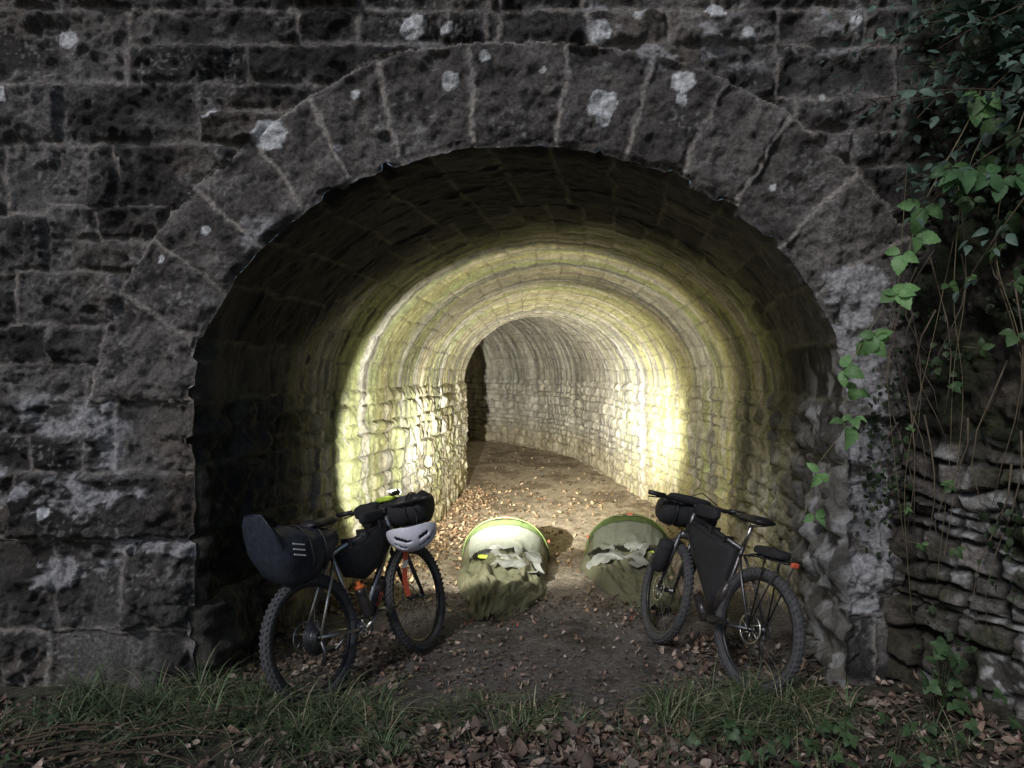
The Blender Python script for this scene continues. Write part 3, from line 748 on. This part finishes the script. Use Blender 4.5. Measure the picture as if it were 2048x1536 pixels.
        for p_,q_ in zip(rings,rings[1:]):
            for i in range(36): a.af((p_[i],p_[(i+1)%36],q_[(i+1)%36],q_[i]))
        a.af(rings[0][::-1]);a.af(rings[-1])
        for x,zc,w,h_ in((-.03,.86,.118,.140),(-.17,.853,.145,.172)):
            a.tube([(x*k+.13,w*math.cos(t),zc+h_*math.sin(t)) for t in [2*math.pi*q/24 for q in range(25)]],.006,1,5,False)
        for i in range(3): a.box((-.20*k+.05,-.156,.925-.030*i),(.085,.004,.008),2,Matrix.Rotation(.25,3,'Y'))
        a.obj("saddle_bag",[m_bag2,m_black,m_refl],E)
        a=MB()
        def bottle(p0,d,r,L_,mi,mc):
            d=Vector(d).normalized(); p0=Vector(p0)
            a.tube([p0,p0+d*L_*.05,p0+d*L_*.55,p0+d*L_*.62,p0+d*L_*.7,p0+d*L_*.85],[r*.9,r,r,r*.86,r,r*.95],mi,18)
            a.tube([p0+d*L_*.85,p0+d*L_*.93,p0+d*L_*.94,p0+d*L_*1.05],[r*.96,r*.9,r*.4,r*.36],mc,14)
        bottle((.50*k,-.01,.37),(.32,0,.38),.036,.25,2,0)
        bottle((.42*k,-.075,.38),(-.10,0,.4),.036,.22,0,1)
        a.obj("water_bottles",[m_smoke,m_orange,m_smoke],E)
        cu=bpy.data.curves.new("bottle_lettering",'FONT'); cu.body="looq"; cu.size=.055; cu.extrude=.0006
        to=link(bpy.data.objects.new("bottle_lettering",cu)); to.data.materials.append(m_red); to.parent=E
        to.matrix_local=Matrix.Translation((.545*k,-.049,.40))@Matrix.Rotation(math.radians(90),4,'X')@Matrix.Rotation(math.radians(50),4,'Z')
        a=MB();a.X=ST
        c=bar+Vector((.08,-.02,-.05))
        n=17; pts=[c+Vector((0,-.26+.50*i/(n-1),.006*math.sin(i*1.7))) for i in range(n)]
        a.tube(pts,[.085]+[.105+.007*math.sin(i*2.3) for i in range(1,n-1)]+[.085],0,22)
        for y_ in(-.14,.1): a.tube([c+Vector((.115*math.cos(t),y_,.115*math.sin(t))) for t in [2*math.pi*q/20 for q in range(21)]],.005,1,5,False)
        a.sell(c+Vector((-.10,.16,.05)),(.06,.09,.05),.6,0,wr=.08,seed=2)
        a.sell(c+Vector((-.05,.03,.105)),(.035,.07,.018),.6,2,wr=.08)
        a.obj("handlebar_bag",[m_bag,m_black,m_yel],E)
        a=MB();a.X=ST; hc=bar+Vector((.05,-.05,.085))
        a.tube([hc+Vector((-.045,0,0)),hc+Vector((-.03,0,0)),hc+Vector((.03,0,0)),hc+Vector((.05,0,0))],[.012,.018,.018,.022],0,16)
        a.tube([hc+Vector((.0505,0,0)),hc+Vector((.056,0,0))],.021,1,16)
        a.box(hc+Vector((-.02,0,.019)),(.07,.022,.006),1)  # added glowing strip on the housing, stands in for the lamp's highlight
        a.tube([bar,hc],.008,0,8); a.obj("headlight",[m_dsteel,m_lens_glow],E)
        a=MB();a.X=ST
        px0=Vector((.83*k-.10,-.13,.82)); n=9; pr=None
        for i in range(n+1):
            t=i/n; q=px0+Vector((.02*math.sin(t*5)-.03*t,0.0-.01*math.sin(t*7),-.40*t))
            w=.026; u_=a.av(q+Vector((-w,0,0)));v_=a.av(q+Vector((w,-.008,0)))
            if pr: a.af((pr[0],pr[1],v_,u_),0 if i not in(5,) else 1)
            pr=(u_,v_)
        a.obj("strap",[m_red,m_refl],E)
        lamp_local=ST@(hc+Vector((.085,0,.0)))
        hel=Mx@ST@(bar+Vector((-.10,-.21,-.17)))
        return E,Mx,Mx@lamp_local,hel
    else:
        a=MB(); poly=[(.30*k,.79),(.50*k,.835),(.77*k,.90),(.80*k,.83),(.64*k,.60),(.44*k,.37),(.37*k,.5)]
        a.prism(poly,-.033,.033,0,.25); a.tube([(.34*k,.045,.78),(.76*k,.045,.875)],.003,1,5)
        for f in (.4,.55,.7): a.box((f*k,0,.835+(f-.4)*.22),(.02,.08,.045),1)
        a.box((.52*k,.046,.62),(.03,.002,.012),2,Matrix.Rotation(.8,3,'Y'))
        a.obj("frame_bag",[m_bag,m_black,m_refl],E)
        a=MB(); a.sell((.66*k,0,.975),(.12,.035,.045),.6,0); a.obj("top_tube_bag",[m_bag],E)
        a=MB();a.X=ST; c=bar+Vector((.09,0,-.08)); n=15
        pts=[c+Vector((0,-.21+.42*i/(n-1),0)) for i in range(n)]
        a.tube(pts,[.07]+[.100+.006*math.sin(i*2.3) for i in range(1,n-1)]+[.07],0,22)
        a.sell(c+Vector((.0,0,.10)),(.09,.15,.03),.6,0,wr=.05)
        a.tube([bar+Vector((.08,.0,.05)),bar+Vector((.12,-.10,.09)),bar+Vector((.06,-.2,.03))],.004,1,6)
        for y_ in(-.12,.12): a.tube([c+Vector((.108*math.cos(t),y_,.108*math.sin(t))) for t in [2*math.pi*q/20 for q in range(21)]],.005,1,5,False)
        a.obj("handlebar_bag",[m_bag,m_black],E)
        a=MB();a.X=ST
        for s in(-1,1):
            mid=hb+(front-hb)*.45+Vector((.02,s*.11,0)); d=(front-hb).normalized()
            a.tube([mid-d*.12,mid-d*.10,mid+d*.10,mid+d*.12],[.035,.055,.055,.035],0,18)
            for o_ in(-.06,.06): a.tube([mid+d*o_+(Vector((math.cos(t)*.058,math.sin(t)*.058,0))) for t in [2*math.pi*q/16 for q in range(17)]],.004,1,5,False)
        a.obj("fork_bags",[m_bag,m_black],E)
        a=MB()
        for s in(-1,1):
            a.tube([(0,s*.07,RH+.02),(-.04,s*.06,.80),(-.20,s*.06,.805),(-.22,s*.05,.80)],.005,0,8)
            a.tube([(0,s*.07,RH+.02),(-.16,s*.06,.80)],.005,0,8)
            a.tube([(-.2,s*.06,.805),(.10,s*.05,.79),(.19,s*.02,.77)],.005,0,8)
        for x in(-.2,-.1,0,.08): a.tube([(x,-.06,.80),(x,.06,.80)],.005,0,8)
        a.sell((-.03,0,.835),(.12,.06,.028),.5,1,wr=.05); a.sell((-.22,0,.80),(.010,.03,.016),.6,2)
        a.obj("rear_rack",[m_black,m_bag,m_red],E)
        a=MB(); a.tube([(.41*k,.015,.36),(.30*k,.015,.58)],.034,0,16); a.tube([(.50*k,0.0,.29),(.62*k,0,.42)],.036,0,16)
        a.obj("water_bottles",[m_smoke],E)
        return E,Mx,None,None
E1,Mx1,lampw,helw=bicycle("bicycle",(-1.10,4.40),(-.60,5.24),math.radians(-11),math.radians(9),0)
E2,Mx2,_,_=bicycle("bicycle",(1.41,4.57),(1.03,5.42),math.radians(11),math.radians(-13),1)

mb=MB(); nu,nv=44,16
idx={}
for j in range(nv+1):
    ph=math.pi/2*j/nv
    for i in range(nu):
        t=2*math.pi*i/nu
        rx=.150*(1+.06*math.cos(t)); rz=.125
        rim=.012*math.cos(2*t)*(j==nv)
        idx[j,i]=mb.av((rx*math.sin(ph)*math.cos(t),.11*math.sin(ph)*math.sin(t),-rz*math.cos(ph)+rim))
for j in range(nv):
    for i in range(nu):
        t=2*math.pi*(i+.5)/nu; y=math.sin(math.pi/2*(j+.5)/nv)*math.sin(t)
        vent=(abs(abs(y)-.30)<.06 or abs(abs(y)-.66)<.055 or abs(y)<.05) and 3<j<nv-4 and (i%11)not in(0,1,2)
        if not vent: mb.af((idx[j,i],idx[j,(i+1)%nu],idx[j+1,(i+1)%nu],idx[j+1,i]),0)
ho=mb.obj("bicycle_helmet",[m_white,m_black])
md=ho.modifiers.new("s",'SOLIDIFY'); md.thickness=.018; md.offset=1; md.material_offset=0
md=ho.modifiers.new("b",'SUBSURF'); md.levels=1; md.render_levels=1
ho.matrix_world=Matrix.Translation(helw)@Matrix.Rotation(math.radians(8),4,'Z')@Matrix.Rotation(math.radians(-10),4,'Y')@Matrix.Rotation(math.radians(-28),4,'X')
mb=MB()
mb.sell((0,0,-.045),(.125,.088,.070),.9,0)
lin=mb.obj("helmet_lining",[m_black]); lin.parent=ho
mb=MB(); mb.tube([(.06,.09,.0),(.07,.1,.09),(.05,.03,.15),(.06,-.08,.08),(.05,-.09,.0)],.004,0,6)
so=mb.obj("chin_strap",[m_black]); so.parent=ho

# ---------------------------------------------------------------- bivvy tents
m_tent=amat("tent_fabric",rough=.6,s1=25,v1=.12,bump=.1,transl=.2,spec=.4,det=2)
m_pole=pmat("green_pole",(.14,.20,.06),.5)
def tent(name,foot,head,seed,flip):
    foot=Vector((*foot,0));head=Vector((*head,0)); d=(head-foot); Ln=d.length; d.normalize(); lf=Vector((0,0,1)).cross(d)
    Mx=Matrix.Identity(4)
    for i in range(3): Mx[i][0]=d[i]*1.13;Mx[i][1]=lf[i]*flip;Mx[i][2]=(0,0,1)[i];Mx[i][3]=foot[i]
    Mx[2][3]=gz(foot.x,foot.y)-.005
    E=empty(name,Mx)
    st=np.array([(0,.10,.006),(.08,.20,.02),(.25,.26,.045),(.55,.33,.07),(.9,.40,.085),(1.15,.42,.10),(1.28,.425,.13),(1.40,.43,.17),(1.5,.43,.25),(1.68,.43,.42),(1.80,.42,.40),(2.05,.36,.24),(2.25,.24,.07),(2.3,.2,.01)])
    nx,nt=190,100
    xx=np.linspace(0,2.3,nx); tt_=np.linspace(0,math.pi,nt)
    XX,TT_=np.meshgrid(xx,tt_,indexing='ij')
    W=np.interp(xx,st[:,0],st[:,1])[:,None]; Hh=np.interp(xx,st[:,0],st[:,2])[:,None]
    cs=np.cos(TT_); sn=np.sin(TT_)
    hoopk=ss(1.2,1.6,XX)
    yl=cs*.4
    foldn=1-np.abs(fbm(XX*2.6-yl*5+seed,yl*7+XX*2.0,2,seed+9)-.5)*4
    foldn2=1-np.abs(fbm(XX*6+yl*9+seed,yl*10-XX*3,2,seed+19)-.5)*4
    wr=(fbm(XX*2.5+seed,yl*4+XX,2,seed)-.5)*.20*(1-.9*hoopk)+(foldn*.055+foldn2*.026)*(1-.85*hoopk)
    Yv=W*np.sign(cs)*np.abs(cs)**.85*(1+.22*(fbm(XX*3.2,TT_*0+np.sign(cs)*3,2,seed+4)-.5)*2*(1-hoopk)); Zv=Hh*sn**.85+wr*sn**.7
    Yv=Yv+.04*np.sin(XX*3+seed)
    Zv=np.maximum(Zv,.012*sn)+.004
    Pm=np.stack([XX,Yv,Zv],-1)
    ol=np.array([.170,.170,.110])
    Cc=np.ones(XX.shape+(3,))*ol
    edgeY=.14*(fbm(TT_*3+seed,XX*2,3,seed+3)-.5)
    xe=XX+edgeY
    Cc=mix(Cc,(.075,.095,.045),ss(1.55,1.62,XX))
    grey=(xe>1.36)*(XX<1.62)*(sn>.50)*(np.abs(cs)<.80); Cc=mix(Cc,(.24,.255,.21),grey*1.0)
    slit=(xe>1.22)*(xe<1.36)*(sn>.55); Cc=mix(Cc,(.012,.014,.01),slit*1.0)
    band=(np.abs(XX-1.66)<.018)*1.0; Cc=mix(Cc,(.12,.17,.06),band)
    seam=(np.abs(np.abs(cs)-.75)<.02)*(XX<1.3)*1.0; Cc=mix(Cc,(.08,.085,.05),seam*.6)
    o=grid_mesh("fly_fabric",Pm,Cc,m_tent); o.parent=E
    mb=MB(); mb.tube([(1.68,.44*math.cos(t)+.04*math.sin(5.04+seed),.012+.435*math.sin(t)**.85) for t in [math.pi*i/30 for i in range(31)]],.007,0,8)
    for t in (.35,2.7): mb.box((1.68,.44*math.cos(t),.42*math.sin(t)**.8),(.03,.02,.02),1)
    mb.box((1.67,.03,.452),(.03,.06,.010),1)
    mb.obj("hoop_poles",[m_pole,m_red],E)
    nx2,ny2=70,70
    a_=np.linspace(0,1,nx2); b_=np.linspace(0,1,ny2); A_,B_=np.meshgrid(a_,b_,indexing='ij')
    outl=.9+.5*(fbm(A_*3+seed,A_*0+1,2,seed+5)-.5)
    yy=.12-.50*B_*outl-.05*np.sin(A_*5)
    x2=.86+.48*A_+.26*(fbm(B_*3,B_*0+seed,2,seed+6)-.5)*(1-A_)
    hl_=np.clip(1-(np.abs(yy)/np.interp(x2,st[:,0],st[:,1]))**2,0,1)**.45
    zsurf=np.interp(x2,st[:,0],st[:,2])*hl_
    z2=zsurf+.065+.09*(fbm(A_*2.5,B_*2.5+seed,2,seed+7)-.4)+.03*(1-np.abs(fbm(A_*4+2,B_*3+seed,2,seed+8)-.5)*4)
    o=grid_mesh("door_flap",np.stack([x2,yy,z2],-1),np.ones(A_.shape+(3,))*np.array([.34,.35,.335]),m_tent); o.parent=E
    mb=MB(); mb.sell((1.30,.12,.17),(.07,.16,.05),.8,0,wr=.10,seed=seed); mb.sell((1.24,.20,.165),(.03,.07,.018),.7,1,wr=.1)
    mb.obj("sleeping_bag",[m_black,m_yel],E)
    mb=MB()
    for s in(-1,1): mb.tube([(.02,s*.14,.02),(-.10,s*.2,.0)],.002,0,5); mb.tube([(-.10,s*.2,.03),(-.11,s*.2,-.05)],.004,0,6)
    mb.obj("pegs",[m_red],E)
tent("bivvy_tent",(-.15,5.88),(-.01,8.0),3,1)
tent("bivvy_tent",(1.13,6.02),(1.19,8.15),8,-1)

# ---------------------------------------------------------------- lights
def spot(name,pos,tgt,power,half,blend,col,rad=.02):
    l=bpy.data.lights.new(name,'SPOT'); l.energy=power; l.spot_size=math.radians(2*half); l.spot_blend=blend; l.color=col; l.shadow_soft_size=rad
    o=link(bpy.data.objects.new(name,l)); d=(Vector(tgt)-Vector(pos))
    W=Matrix.Translation(pos)@d.to_track_quat('-Z','Y').to_matrix().to_4x4()
    o.parent=E1; o.matrix_local=Mx1.inverted()@W
    return o
def aim(az,el): a_=math.radians(az); return lampw+Vector((math.sin(a_),math.cos(a_),math.tan(math.radians(el))))
spot("headlight_beam",lampw,aim(11,3),400,44,.25,(1,.97,.83))
spot("headlight_mid_beam",lampw,aim(13,1),4800,26,1.0,(1,.965,.87))
spot("headlight_hot_beam",lampw,(1.97,11.0,1.22),5200,12,1.0,(1,.97,.93))

w=bpy.data.worlds.new("World"); scene.world=w; w.use_nodes=True; nt=w.node_tree
sky=nt.nodes.new("ShaderNodeTexSky"); sky.sky_type='NISHITA'; sky.sun_disc=False
sky.sun_elevation=math.radians(38); sky.sun_rotation=math.radians(210)
nt.links.new(sky.outputs[0],nt.nodes["Background"].inputs[0]); nt.nodes["Background"].inputs[1].default_value=.046
sun=bpy.data.lights.new("sun",'SUN'); sun.energy=1.35; sun.angle=math.radians(10); sun.color=(1.0,.98,.97)
so=link(bpy.data.objects.new("sun",sun)); so.rotation_euler=(math.radians(52),0,math.radians(-30))

cam=bpy.data.cameras.new("camera"); cam.lens=27; cam.sensor_width=36; cam.clip_end=500; cam.clip_start=.05
co=link(bpy.data.objects.new("camera",cam)); co.location=(0,0,H); co.rotation_euler=(math.radians(90-.86),0,0)
scene.camera=co
scene.view_settings.view_transform='Standard'; scene.view_settings.look='None'; scene.view_settings.exposure=0
print("lamp",lampw,"helmet",helw)
